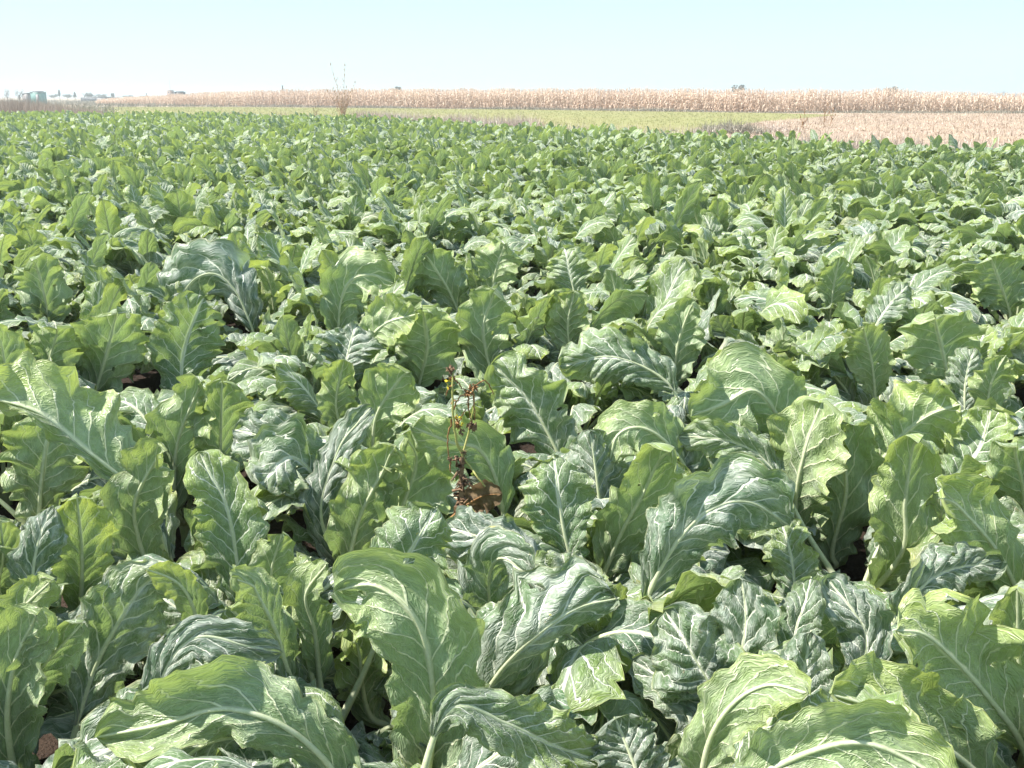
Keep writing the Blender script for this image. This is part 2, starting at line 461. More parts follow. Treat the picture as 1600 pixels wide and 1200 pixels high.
def random_leaf_params(g, k, n, lowness=0.0):
    """one natural leaf of a plant whose foot is the origin; k-th of n leaves from the inside out"""
    f = k / max(n - 1, 1)
    az = (k * 2.39996 + g.uniform(-.35, .35) + math.pi) % (2 * math.pi) - math.pi
    az = -math.pi / 2 + az * (.62 + .2 * (k % 2))
    h = np.array([math.cos(az), math.sin(az), 0]); z = np.array([0, 0, 1.])
    s = np.cross(z, h)
    L = g.uniform(.48, .78) * (1 - .18 * f) * (1 - .45 * lowness)
    if k < 2: L *= .72
    e0 = R(86 - 26 * f + g.uniform(-8, 8))
    typ = g.random()
    bend = R(g.uniform(8, 45))
    if typ > .52 - .12 * f: bend = R(g.uniform(75, 150))          # arching over
    if f > .5 and g.random() < .6:                      # old outer leaves hang over their neighbours
        e0 = R(g.uniform(52, 72)); bend = R(g.uniform(75, 150)); L *= 1.12
    if lowness > .5: e0 = R(g.uniform(35, 60)); bend = R(g.uniform(40, 110))
    m = 9
    pw = g.uniform(1.2, 3.0)
    if g.random() < .30: bend = R(g.uniform(80, 135)); pw = g.uniform(2.0, 3.2)      # tip rolled back
    P = [np.array([0, 0, .10]) + h * .012]
    sway = g.uniform(-.35, .35)
    for q in range(1, m):
        tt = q / (m - 1)
        e = e0 - bend * tt ** pw
        P.append(P[-1] + (h * math.cos(e) + z * math.sin(e) + s * sway * tt * .5) * L / (m - 1))
    P = np.array(P)
    P[:, 2] = np.maximum(P[:, 2], .03)
    W = (g.uniform(.15, .235) if f < .5 else g.uniform(.115, .215)) * (L / .6) ** .5
    side = lambda Q, T, s=s: np.tile(s, (len(Q), 1))
    kw = dict(W=W, b0=g.uniform(.20, .34), fold=g.uniform(-.05, .45) if bend < 1 else g.uniform(-.35, .2), curl=g.uniform(.1, 1.0),
              ruf=g.uniform(.12, .28) + .26 * f * g.random(), puck=g.uniform(.04, .07) + .05 * f, roll=g.uniform(-.5, .5), twist=g.uniform(-1.0, 1.0), ribr=g.uniform(.0065, .009))
    return P, side, kw
def AGE(k, n): return min(1.0, max(0.0, .05 + .95 * k / (n - 1)))
def stem_mb(g, h=.16):
    b = MB()
    b.tube([(0, 0, -.03), (.004, 0, .04), (0, .004, .10), (0, 0, h)], [.024, .021, .023, .012], 8)
    return b

# ------------------------------------------------------------------ leaves seen in the photograph: root-to-tip points in photo pixels
# (points, full width px, side seen, options, phrase)
u_, t_ = 'u', 't'
HL = [
 ([(668,1250),(678,1130),(668,1020),(640,955),(585,915),(528,922)],195,u_,dict(z=.65,age=.35,shp=.6,dY=[0,0,-.02,-.02,.0,.02],puck=.06,ruf=.12,fold=.1,curl=.3),'big pale upright leaf folding at its tip, bottom left of centre'),
 ([(560,1260),(500,1180),(430,1128),(345,1108),(255,1132),(150,1152)],170,u_,dict(z=.50,ref=3,puck=.09,fold=.1,curl=.7,shp=.7,asym=(.65,1.0),age=.3),'long arching leaf with yellow rim at the bottom left'),
 ([(125,1120),(150,1040),(190,965),(225,915),(262,888)],140,t_,dict(z=.6,puck=.10),'blue-grey leaf with thick white rib, left of the bottom arching leaf'),
 ([(30,1240),(12,1130),(22,1040),(55,965)],120,u_,dict(z=.62),'pale folded leaf in the bottom left corner'),
 ([(30,1120),(60,1050),(128,975)],100,u_,dict(z=.6)),
 ([(-20,1010),(30,955),(78,910)],85,u_,dict(z=.62)),
 ([(375,1010),(330,985),(255,935)],105,t_,dict(z=.5,roll=.5)),
 ([(235,1130),(262,1040),(310,995),(400,1012)],85,t_,dict(z=.5,puck=.16)),
 ([(308,970),(290,925),(256,895)],60,u_,dict(z=.6)),
 ([(450,1050),(430,985),(400,925),(385,905)],95,u_,dict(z=.6,fold=.5),'vivid green folded leaf left of the big pale leaf'),
 ([(500,1060),(492,985),(478,930),(512,880)],85,u_,dict(z=.58,puck=.12)),
 ([(612,1240),(580,1120),(558,1005)],95,u_,dict(z=.55,dY=[.38,.40,.40])),
 ([(680,1260),(735,1120),(790,1040),(850,985),(905,950),(968,935)],200,t_,dict(z=.53,ref=3,roll=.25,puck=.13,fold=-.35,curl=.9,dY=[.15,.13,.10,.08,.1,.12]),'large blue-green draped leaf at the bottom centre'),
 ([(850,1020),(872,945),(895,888)],165,t_,dict(z=.5,dY=[.1,.14,.18],puck=.10)),
 ([(1150,1150),(1115,1080),(1080,1020),(1060,985)],170,t_,dict(z=.5,puck=.14,roll=-.2),'dark blue puckered leaf right of the bottom centre'),
 ([(1150,1120),(1153,1050),(1165,970),(1158,898)],125,t_,dict(z=.62,fold=.3)),
 ([(1092,1250),(1108,1160),(1145,1100),(1215,1062)],115,u_,dict(z=.62)),
 ([(700,1110),(790,1130),(865,1165),(940,1190)],120,t_,dict(z=.45,ref=1)),
 ([(1010,1250),(985,1180),(960,1120)],130,t_,dict(z=.42,puck=.12)),
 ([(1243,1130),(1255,1060),(1268,985)],115,t_,dict(z=.6,puck=.16),'dark crinkled leaf with bright white rib at the lower right'),
 ([(1160,1240),(1240,1185),(1340,1160),(1450,1200)],150,u_,dict(z=.62,ref=2,puck=.04),'yellow-green low leaf at the bottom right'),
 ([(1580,1260),(1500,1185),(1420,1130),(1365,1105),(1302,1086)],165,u_,dict(z=.52,ref=3,roll=.1,fold=.2,asym=(.55,1.15)),'long leaf with pale sheen and straight rib at the bottom right'),
 ([(1600,1170),(1540,1085),(1480,1020),(1440,990),(1398,985)],195,u_,dict(z=.6,ref=3,roll=.1),'broad light green leaf with diagonal rib at the right'),
 ([(1345,1050),(1352,990),(1318,932)],95,t_,dict(z=.55)),
 ([(1602,1150),(1592,1030),(1590,922)],85,u_,dict(z=.64)),
 ([(1240,1030),(1244,980),(1262,930)],85,t_,dict(z=.56)),
 ([(125,965),(128,870),(120,772)],105,u_,dict(z=.62),'upright yellow-green leaf at the left edge'),
 ([(52,970),(52,890),(68,815)],85,t_,dict(z=.6)),
 ([(0,930),(5,870),(0,812)],65,u_,dict(z=.6)),
 ([(238,900),(215,835),(212,780),(250,708)],112,u_,dict(z=.62,ruf=.3),'ragged pale green leaf twisting right, left of centre'),
 ([(374,935),(368,860),(352,785),(322,730)],115,t_,dict(z=.64,puck=.04,ruf=.1,age=.0),'bright green spotted leaf left of centre'),
 ([(425,955),(424,895),(440,835)],80,u_,dict(z=.58)),
 ([(235,790),(190,747),(130,700),(60,645),(-30,618)],165,u_,dict(z=.62,ref=2,roll=.2,fold=.1,puck=.05,asym=(.28,1.25)),'big whitish leaf lying across the left edge'),
 ([(58,850),(66,745),(80,655)],135,u_,dict(z=.56,dY=[.1,.12,.15])),
 ([(272,790),(277,695),(312,602)],105,u_,dict(z=.64)),
 ([(342,760),(345,675),(347,598)],115,u_,dict(z=.64,puck=.12)),
 ([(500,760),(455,715),(405,760)],150,t_,dict(z=.5,ref=1,dY=[0,-.02,-.12],roll=0)),
 ([(505,750),(450,695),(385,675)],105,t_,dict(z=.5,ref=1,puck=.12)),
 ([(508,925),(502,810),(528,705),(565,652)],80,t_,dict(z=.64,ruf=.3),'narrow wavy upright leaf left of the dry stalk'),
 ([(540,905),(562,810),(598,738),(612,705)],135,u_,dict(z=.6,puck=.09)),
 ([(603,845),(635,775),(650,715),(630,680)],135,u_,dict(z=.64,dY=[.02,.03,.05,.0]),'broad pale leaf with thick rib left of the dry stalk'),
 ([(612,940),(632,880),(668,815)],150,t_,dict(z=.58,puck=.03,age=.0)),
 ([(785,790),(770,735),(745,700),(705,692),(640,665)],125,u_,dict(z=.62,ref=3,puck=.04),'round yellow-green leaf arching behind the dry stalk'),
 ([(892,885),(880,825),(872,775),(868,735)],128,t_,dict(z=.6,puck=.04,ruf=.1,age=.0),'short vivid green leaf right of the dry stalk'),
 ([(940,905),(972,830),(1003,775),(1035,710)],122,u_,dict(z=.64,puck=.05,age=.0),'sunlit yellow-tipped leaf at the centre right'),
 ([(1015,925),(1060,845),(1110,797),(1170,785),(1235,822)],160,t_,dict(z=.6,ref=2,fold=-.1,puck=.05),'dark leaf bending right with a pale arched rib'),
 ([(1075,740),(1040,690),(1000,668),(965,680),(952,722)],110,u_,dict(z=.58,ref=2)),
 ([(885,740),(860,685),(825,625),(782,580)],140,t_,dict(z=.60),'blue-green flat leaf just right of the dry stalk'),
 ([(835,890),(775,850),(715,828)],115,t_,dict(z=.45,ref=1,puck=.12)),
 ([(772,1000),(764,905),(785,872),(832,905)],115,t_,dict(z=.5,ref=1,dY=[.1,.05,.0,-.05],puck=.12)),
 ([(942,850),(932,745),(922,675)],100,t_,dict(z=.58,fold=-.6,puck=.16)),
 ([(1249,880),(1243,785),(1258,705),(1284,630)],152,u_,dict(z=.66,puck=.05),'tall broad leaf with straight pale rib at the right of centre'),
 ([(1298,970),(1300,860),(1322,765),(1308,665)],130,u_,dict(z=.60,dY=[.08,.08,.08,.08])),
 ([(1362,740),(1408,683),(1450,650),(1500,632)],155,u_,dict(z=.64,puck=.09),'pale puckered leaf leaning right at the right side'),
 ([(1378,950),(1408,865),(1414,785),(1428,690)],122,u_,dict(z=.66,ruf=.28),'narrow lobed upright leaf at the right side'),
 ([(1240,720),(1215,650),(1178,610),(1130,632),(1080,650)],155,u_,dict(z=.64,ref=2,puck=.04),'big smooth pale leaf arching left, right of centre'),
 ([(1498,750),(1532,695),(1548,640)],112,t_,dict(z=.62,puck=.04,age=.0),'yellowing leaf near the right edge'),
 ([(1598,950),(1560,865),(1505,800),(1480,778)],135,u_,dict(z=.60,ref=2)),
 ([(1595,850),(1600,775),(1585,698)],110,u_,dict(z=.62)),
 ([(1048,790),(1066,720),(1058,678)],112,t_,dict(z=.54,puck=.14)),
 ([(1205,730),(1150,692),(1085,682)],75,t_,dict(z=.54,ref=1,puck=.12)),
 ([(1245,950),(1238,880),(1228,835)],95,t_,dict(z=.50,puck=.12)),
 ([(1425,935),(1480,892),(1565,878)],85,t_,dict(z=.5,ref=1,puck=.14)),
 ([(142,635),(163,565),(182,490)],120,u_,dict(z=.64,ruf=.12),'broad upright light green leaf above the big whitish leaf'),
 ([(290,630),(285,560),(312,475)],122,t_,dict(z=.64,puck=.05,age=.0),'broad vivid green leaf at the left, behind the pale pair'),
 ([(10,630),(8,575),(0,528)],75,u_,dict(z=.62)),
 ([(73,620),(77,565),(90,518)],85,u_,dict(z=.6)),
 ([(73,530),(72,475),(56,412)],88,u_,dict(z=.64),'upright crinkled leaf standing near the left edge'),
 ([(392,510),(368,455),(335,428),(300,440),(272,485)],115,t_,dict(z=.62,ref=2,fold=-.3,roll=-.4),'dark leaf folded over its pale arched rib, left of centre'),
 ([(528,525),(533,470),(550,437),(582,430),(614,442)],105,u_,dict(z=.64,ref=2),'light green leaf whose tip bends to the right'),
 ([(572,545),(600,507),(655,490)],95,u_,dict(z=.62,ref=1)),
 ([(655,600),(667,545),(662,490)],135,u_,dict(z=.60,puck=.06),'wide sunlit leaf straight behind the dry stalk'),
 ([(792,650),(770,585),(755,515),(772,458)],108,u_,dict(z=.64,puck=.06),'tall regular leaf standing behind the dry stalk'),
 ([(724,505),(700,452),(668,402)],88,u_,dict(z=.64),'green leaf leaning left in the middle distance'),
 ([(766,465),(775,422),(788,385)],85,u_,dict(z=.64)),
 ([(582,700),(590,645),(630,585)],105,u_,dict(z=.62),'rounded pale leaf tilting right, above the wavy leaf'),
 ([(532,670),(525,625),(538,562)],75,u_,dict(z=.62)),
 ([(537,600),(542,560),(552,518)],118,t_,dict(z=.60)),
 ([(892,560),(887,508),(897,458)],80,u_,dict(z=.64),'oval upright leaf in the middle distance'),
 ([(899,465),(890,428),(884,395)],80,t_,dict(z=.64)),
 ([(1050,605),(1060,535),(1078,482)],90,u_,dict(z=.64),'upright light green leaf above the centre right'),
 ([(1045,600),(960,558),(875,572)],110,t_,dict(z=.56,ref=1,puck=.12),'wide blue leaf lying flat behind the centre'),
 ([(1296,495),(1303,445),(1312,400)],62,u_,dict(z=.64)),
 ([(1367,615),(1362,565),(1350,518)],80,u_,dict(z=.62),'round-tipped leaf before the right background'),
 ([(1485,610),(1472,545),(1460,498)],135,u_,dict(z=.64,puck=.07),'wide pale shining leaf at the right'),
 ([(1507,630),(1510,585),(1522,545)],72,t_,dict(z=.60)),
 ([(1540,640),(1550,595),(1572,555)],68,u_,dict(z=.62)),
 ([(1577,485),(1560,435),(1548,402)],95,u_,dict(z=.66),'light leaf leaning at the far right edge'),
 ([(1363,520),(1385,482),(1412,452)],66,t_,dict(z=.64)),
]

# ------------------------------------------------------------------ the crop: where each plant stands
ZTIP = .62
EDGE = [(-400, 172), (0, 176), (300, 179), (540, 182), (700, 190), (800, 196), (1000, 205), (1100, 209), (1350, 220), (1600, 229), (2100, 246)]
edge_pts = np.array([at_z(px, py, ZTIP - .06)[:2] for px, py in EDGE])
def in_field(x, y):
    # angular position decides how far the crop reaches
    a = x / y
    ea = edge_pts[:, 0] / edge_pts[:, 1]
    return y < np.interp(a, ea, edge_pts[:, 1])

HG = []       # hero leaf geometries with foot
centres = []  # plant feet
hero_depth = np.full((120, 160), 1e9)
for it in HL:
    pts, W, sd_, o = it[:4]
    phrase = it[4] if len(it) > 4 else None
    ref = o.get('ref', len(pts) - 1)
    Y0 = at_z(pts[ref][0], pts[ref][1], o['z'])[1]
    dY = o.get('dY')
    if dY is None:
        n = len(pts)
        lean = -.05 if sd_ == u_ else .06
        dY = [lean * (k / (n - 1)) - lean * ref / (n - 1) for k in range(n)]
    P = [at_y(p[0], p[1], Y0 + d) for p, d in zip(pts, dY)]
    P = np.array(P)
    P[:, 2] = np.maximum(P[:, 2], .10)
    # foot of the plant: carry the stalk on downwards
    dr = P[0] - P[1]; hz = dr[:2] / max(np.linalg.norm(dr), 1e-6)
    foot = P[0][:2] + hz * min(P[0][2], .22) * .8 + np.array([0, .05 if sd_ == u_ else -.05])
    HG.append(dict(P=P, W=W, side=sd_, o=o, foot=foot, phrase=phrase, Y0=Y0))
for h in HG:
    best = None
    for ci, c in enumerate(centres):
        dd = np.linalg.norm(c['p'] - h['foot'])
        if dd < .20 and (best is None or dd < best[0]): best = (dd, ci)
    if best: c = centres[best[1]]; c['h'].append(h); c['p'] = c['p'] * .8 + h['foot'] * .2
    else: centres.append(dict(p=np.array(h['foot']), h=[h]))

gh = np.random.default_rng(5)
for c in centres:
    for h in c['h']:
        foot = np.array([c['p'][0], c['p'][1], .09])
        P = np.vstack([foot, (foot * .45 + h['P'][0] * .55) + np.array([0, 0, -.02]), h['P']]) if np.linalg.norm(foot - h['P'][0]) > .12 else np.vstack([foot, h['P'][1:]])
        if gh.random() < .5 and len(h['P']) < 5:      # the tip rolls over
            T_ = norm(P[-1] - P[-2]); bk = np.array([0, -.7 if h['side'] == u_ else .5, -.35])
            P = np.vstack([P[:-1], P[-1] - T_ * .02, P[-1] + T_ * .045 + bk * gh.uniform(.03, .06)])
        sgn = -1.0 if h['side'] == t_ else 1.0
        dist = np.linalg.norm(h['P'].mean(0) - CAMP)
        Wm = h['W'] * dist / FPX * .84
        tot = np.linalg.norm(np.diff(P, axis=0), axis=1).sum()
        pl = np.linalg.norm(foot - h['P'][0])
        def side(Q, T, sgn=sgn):
            D = norm(Q - CAMP)
            return np.cross(D * sgn, T)
        o = h['o']
        geo = leaf_geo(P, side, Wm, b0=min(.5, (pl * .92) / tot), nu=52, nv=26, fold=o.get('fold', gh.uniform(0, .3)), curl=o.get('curl', gh.uniform(.2, .8)),
                       ruf=max(.16, o.get('ruf', gh.uniform(.22, .40))), puck=o.get('puck', .08) * (1.35 if h['side'] == t_ else 1), roll=o.get('roll', gh.uniform(-.3, .3)), twist=gh.uniform(-.45, .45), g=gh, ribr=.0078, shp=o.get('shp', .85), asym=o.get('asym', (1, 1)))
        h['geo'] = geo
        q = project(geo['V'])
        for x, y, w in q:
            i, j = int(y / 10), int(x / 10)
            if 0 <= i < 120 and 0 <= j < 160: hero_depth[i, j] = min(hero_depth[i, j], w)
# rows of plants over the whole field
ROW, GAP = .48, .48
rows = []
yy = .70; ri = 0
cand = []
while yy < 62:
    half = .53 * yy + 3.0
    n = int(half * 2 / GAP) + 2
    off = rng.uniform(0, GAP)
    for k in range(n):
        x = -half + off + k * GAP + rng.uniform(-.10, .10)
        y = yy + rng.uniform(-.10, .10)
        if in_field(x, y): cand.append((x, y, ri))
    yy += ROW; ri += 1
hero_p = np.array([c['p'] for c in centres])
for (x, y, r_) in cand:
    if y < 7 and np.min(np.linalg.norm(hero_p - np.array([x, y]), axis=1)) < .30: continue
    centres.append(dict(p=np.array([x, y]), h=[]))
def seen(c):
    q = project(np.array([c['p'][0], c['p'][1], .4]))
    return -90 < q[0] < 1690 and q[1] < 1480 and c['p'][1] > .9
for c in centres: c['d'] = float(np.hypot(c['p'][0], c['p'][1])); c['seen'] = seen(c)
vis = sorted([c for c in centres if c['seen']], key=lambda c: c['d'])
single = vis[:300]
single_ids = {id(c) for c in single}
rest = [c for c in centres if id(c) not in single_ids and c['p'][1] > .3]
NEAR_D = 6.2

def plant_label(c, k):
    q = project(np.array([c['p'][0], c['p'][1], .4]))
    return q
# --- near plants, each with leaves of its own
ORD = "first second third fourth fifth sixth seventh eighth ninth tenth eleventh twelfth thirteenth fourteenth fifteenth sixteenth seventeenth eighteenth nineteenth twentieth".split()
GROUP_NEAR = "cauliflower plants in the foreground of the field"
GROUP_MID = "cauliflower plants of the middle field"
band_count = {}
plants_out = []
def occludes(V):
    q = project(V)
    i = (q[:, 1] / 10).astype(int); j = (q[:, 0] / 10).astype(int)
    ok = (i >= 0) & (i < 120) & (j >= 0) & (j < 160)
    if not ok.any(): return 0.0
    hd = hero_depth[i[ok], j[ok]]
    return float(((hd < 1e8) & (q[ok, 2] < hd + .01)).sum()) / len(V)
gn = np.random.default_rng(21)
near = [c for c in single if c['d'] < NEAR_D or c['h']]
mid = [c for c in single if not (c['d'] < NEAR_D or c['h'])]
for c in near:
    loc = (float(c['p'][0]), float(c['p'][1]), 0.0)
    root = empty("cauliflower_plant", loc)
    c['root'] = root
    inv = -np.array([loc[0], loc[1], 0])
    stem_mb(gn).build("stem", M_STEM, root)
    split = c['d'] < 3.6
    for h in c['h']:
        leaf_obj(h['geo'], gn.random(), inv, root, split, h['o'].get('age', .85 if h['side'] == t_ else .25))
    n = 15 if c['h'] else 16
    a0 = gn.uniform(-.9, .9)
    hi = c['d'] < 3.6
    for k in range(n):
        for attempt in range(4):
            low = (.0, .2, .6, .9)[attempt]
            P, side, kw = random_leaf_params(gn, k, n, low)
            ca, sa = math.cos(a0), math.sin(a0)
            Rz = np.array([[ca, -sa, 0], [sa, ca, 0], [0, 0, 1.]])
            P = P @ Rz.T + np.array(loc)
            sv = Rz @ side(np.zeros((1, 3)), None)[0]
            geo = leaf_geo(P, lambda Q, T, sv=sv: np.tile(sv, (len(Q), 1)), nu=34 if hi else 24, nv=18 if hi else 12, g=gn, **kw)
            if c['d'] < 1.35 and geo['V'][:, 2].max() > .56 and attempt < 3: continue
            if occludes(geo['V']) < .04: break
        else:
            if k % 2: continue
            continue
        leaf_obj(geo, gn.random(), inv, root, split, AGE(k, n))
# --- prototypes for the middle field
protos = []
gp = np.random.default_rng(33)
def proto_geos(nu, nv, n):
    out = []
    for k in range(n):
        P, side, kw = random_leaf_params(gp, k, n)
        out.append((leaf_geo(P, side, nu=nu, nv=nv, g=gp, nrib=12, **kw), gp.random(), AGE(k, n)))
    return out
PR_MID = []
for k in range(16):
    gs = proto_geos(22, 12, 15)
    meshes = []
    for geo, r, ag in gs:
        V = geo['V']; nn = len(V)
        VV = np.vstack([V, geo['RV']]); FF = np.vstack([geo['F'], geo['RF'] + nn])
        uv = np.vstack([geo['uv'], np.zeros((len(geo['RV']), 2))])
        mi = np.r_[np.zeros(len(geo['F']), int), np.ones(len(geo['RF']), int)]
        meshes.append(make_mesh("leaf", VV, FF, [M_LEAF, M_RIB], uv, np.full(len(VV), r), mi, age=np.full(len(VV), ag)))
    PR_MID.append((meshes, stem_mb(gp).mesh("stem", M_STEM)))
for c in mid:
    root = empty("cauliflower_plant", (float(c['p'][0]), float(c['p'][1]), 0), random.uniform(-.9, .9))
    s = random.uniform(.80, 1.16); root.scale = (s, s, s * random.uniform(.94, 1.08))
    c['root'] = root
    meshes, stm = PR_MID[random.randrange(len(PR_MID))]
    mobj("stem", stm, root)
    for me in meshes: mobj("leaf", me, root)
# --- labels
used = set()
def where(c):
    q = project(np.array([c['p'][0], c['p'][1], .4]))
    return q[0], q[1]
def col_word(x):
    for lim, w in ((200, "at the left edge"), (480, "left of the dry stalk"), (650, "just left of the dry stalk"), (800, "beside the dry stalk line"), (1050, "right of the dry stalk"), (1350, "in the right half"), (9999, "near the right edge")):
        if x < lim: return w
ys = sorted(c['d'] for c in single)
nrows = 0
# rows of the individual plants by distance, then order from the left
srt = sorted(single, key=lambda c: c['p'][1])
k = 0; row_i = 0
while k < len(srt):
    y0 = srt[k]['p'][1]
    rr = [c for c in srt[k:] if c['p'][1] < y0 + .5]
    k += len(rr)
    rr.sort(key=lambda c: c['p'][0])
    for m, c in enumerate(rr):
        rt = c['root']
        ph = next((h['phrase'] for h in c['h'] if h['phrase']), None)
        def o_(i): return ORD[i] if i < len(ORD) else "twenty-" + ORD[i - 20] if i < 29 else str(i + 1) + "th"
        if ph and ph not in used:
            used.add(ph)
            lab = "cauliflower with " + ph
        else:
            lab = "leafy green cauliflower, %s from the left in the %s row back" % (o_(m), o_(row_i))
        tag(rt, lab, "cauliflower plant", GROUP_NEAR if (c["d"] < NEAR_D or c["h"]) else GROUP_MID)
    row_i += 1
# --- all the smaller plants behind: far too many to count, one object
PF = {}
for lod, (nu, nv, nl) in enumerate(((14, 8, 13), (9, 6, 10))):
    PF[lod] = []
    for k in range(14):
        vs, fs, us, rs, ms, gs_, off = [], [], [], [], [], [], 0
        for geo, r, ag in proto_geos(nu, nv, nl):
            vs += [geo['V'], geo['RV']]; fs += [geo['F'] + off, geo['RF'] + off + len(geo['V'])]
            us += [geo['uv'], np.zeros((len(geo['RV']), 2))]
            rs.append(np.full(len(geo['V']) + len(geo['RV']), r)); gs_.append(np.full(len(geo['V']) + len(geo['RV']), ag)); ms += [np.zeros(len(geo['F']), int), np.ones(len(geo['RF']), int)]
            off += len(geo['V']) + len(geo['RV'])
        PF[lod].append((np.vstack(vs), np.vstack(fs), np.vstack(us), np.concatenate(rs), np.concatenate(ms), np.concatenate(gs_)))
vs, fs, us, rs, ms, ags, off = [], [], [], [], [], [], 0
gf = np.random.default_rng(9)
for c in rest:
    V, F, U, r, mi, ag = PF[0 if c['d'] < 22 else 1][gf.integers(14)]
    a = gf.uniform(-.9, .9); s = gf.uniform(.72, 1.12); ca, sa = math.cos(a) * s, math.sin(a) * s
    vv = np.stack([V[:, 0]*ca - V[:, 1]*sa + c['p'][0], V[:, 0]*sa + V[:, 1]*ca + c['p'][1], V[:, 2]*s], 1)
    vs.append(vv); fs.append(F + off); us.append(U); rs.append((r + gf.random()) % 1.0); ms.append(mi); ags.append(ag); off += len(V)
far = mobj("cauliflower_crop", make_mesh("cauliflower_crop", np.vstack(vs), np.vstack(fs), [M_LEAF, M_RIB], np.vstack(us), np.concatenate(rs), np.concatenate(ms), age=np.concatenate(ags)))
tag(far, "dense green cauliflower crop stretching back to the meadow and corn", "cauliflower crop", kind="stuff")
print("plants single", len(single), "near", len(near), "rest", len(rest), "faces far", sum(len(f) for f in fs))

#@@BACK
# ------------------------------------------------------------------ the land: soil, meadow, stubble
def ground_mat(name, cols, scale, rough=.95, bump=.6, bd=.05, fine=9.0):
    t = NT(name)
    gp = t.n("NewGeometry").outputs["Position"]
    n1 = t.noise(gp, scale, 5, .6); n2 = t.noise(gp, scale * fine, 4, .65); n3 = t.noise(gp, scale * .12, 3)
    f = t.ramp(t.math('ADD', t.math('MULTIPLY', n1, .5), t.math('MULTIPLY', n2, .5)), .38, .62)
    c = t.mix(f, cols[0], cols[1])
    c = t.mix(t.ramp(n3, .4, .65), c, cols[2])
    return t.finish(t.principled(c, rough, .15, t.bump(n2, bump, bd)))
def poly_sheet(name, pts, z, mat, label=None):
    me = bpy.data.meshes.new(name)
    me.from_pydata([(float(p[0]), float(p[1]), z) for p in pts], [], [list(range(len(pts)))])
    me.materials.append(mat); me.update()
    o = mobj(name, me)
    if me.polygons[0].normal.z < 0: me.flip_normals()
    return tag(o, kind="structure")
M_SOIL = ground_mat("brown_soil", [C(.024, .016, .012), C(.055, .038, .028), C(.038, .026, .021)], 6.0)
M_DRY = ground_mat("dry_land", [C(.30, .22, .16), C(.40, .31, .23), C(.27, .23, .17)], .25)
M_MEAD = ground_mat("meadow_sward", [C(.205, .205, .080), C(.270, .258, .110), C(.245, .225, .100)], .9)
M_STUB = ground_mat("stubble_ground", [C(.25, .175, .13), C(.42, .32, .25), C(.35, .27, .195)], 1.6)
poly_sheet("ground", [(-4500, -60), (4500, -60), (4500, 7000), (-4500, 7000)], 0.0, M_DRY)
# the soil of the crop: a grid with clods
nx, ny = 150, 170
gx = np.linspace(-1, 1, nx); gy = np.linspace(0, 1, ny) ** 2.0
X = gx[None] * (4 + gy[:, None] * 40); Y = np.tile((-.5 + gy * 66)[:, None], (1, nx))
lim = np.interp(X / np.maximum(Y, .5), edge_pts[:, 0] / edge_pts[:, 1], edge_pts[:, 1]) + 1.2
Y = np.minimum(Y, lim)
Z = .03 + (.03 * np.sin(X * 12.6) * np.cos(Y * 2.1) + .02 * np.sin(X * 31 + Y * 17) * np.sin(Y * 29 - X * 7)) * np.clip(1.4 - Y / 14, 0, 1)
i, j = np.meshgrid(np.arange(ny - 1), np.arange(nx - 1), indexing='ij'); i = i.ravel(); j = j.ravel()
tag(mobj("soil", make_mesh("soil", np.stack([X, Y, np.maximum(Z, .012)], -1).reshape(-1, 3), np.stack([i*nx+j, i*nx+j+1, (i+1)*nx+j+1, (i+1)*nx+j], 1), [M_SOIL])), kind="structure")
g0 = lambda px, py: at_z(px, py, 0)[:2]
mead_px = [(60, 171.5), (190, 167.0), (360, 167.2), (540, 168.6), (800, 171.2), (1000, 174), (1200, 176.6), (1310, 179.5), (1270, 184), (1190, 190), (1110, 222), (900, 212), (600, 196), (300, 188), (0, 182)]
poly_sheet("meadow", [g0(*p) for p in mead_px], .006, M_MEAD)
stub_px = [(1330, 178.4), (1500, 177.6), (1900, 178.0), (2300, 190), (2300, 262), (1500, 262), (1040, 232), (1120, 202), (1190, 190), (1270, 184)]
poly_sheet("stubble_field", [g0(*p) for p in stub_px], .010, M_STUB)

# ------------------------------------------------------------------ grass and straw: many thin blades as one object
gb = np.random.default_rng(77)
def blades(P, H, nb, wid, lean, spread, droop=.3, seg=2):
    """P (n,3) feet; every foot gets nb blades"""
    n = len(P) * nb
    B = np.repeat(P, nb, 0) + np.c_[gb.normal(0, spread, (n, 2)), np.zeros(n)]
    Hn = np.repeat(H, nb) * gb.uniform(.55, 1.08, n)
    a = gb.uniform(0, 6.283, n); d = np.stack([np.cos(a), np.sin(a), np.zeros(n)], 1)
    a2 = gb.uniform(0, 6.283, n); sd2 = np.stack([np.cos(a2), np.sin(a2), np.zeros(n)], 1)
    ln = np.abs(gb.normal(lean, lean * .6, n))
    lv = []
    for q in range(seg + 1):
        t = q / seg
        c = B + d * (ln * Hn * t ** 1.6)[:, None] + np.array([0, 0, 1.]) * (Hn * (t - droop * ln * t * t))[:, None]
        w = (wid * (1 - .8 * t)) * .5
        lv += [c - sd2 * w, c + sd2 * w]
    V = np.stack(lv, 1).reshape(-1, 3)
    m = 2 * (seg + 1)
    base = np.arange(n)[:, None] * m
    F = np.concatenate([base + np.array([[2*q, 2*q+1, 2*q+3, 2*q+2]]) for q in range(seg)], 0)
    r = np.repeat(gb.random(n), m)
    return V, F, r
def blade_obj(name, parts, mat):
    V, F, r, off = [], [], [], 0
    for v, f, rr in parts:
        V.append(v); F.append(f + off); r.append(rr); off += len(v)
    return mobj(name, make_mesh(name, np.vstack(V), np.vstack(F), [mat], None, np.concatenate(r)))
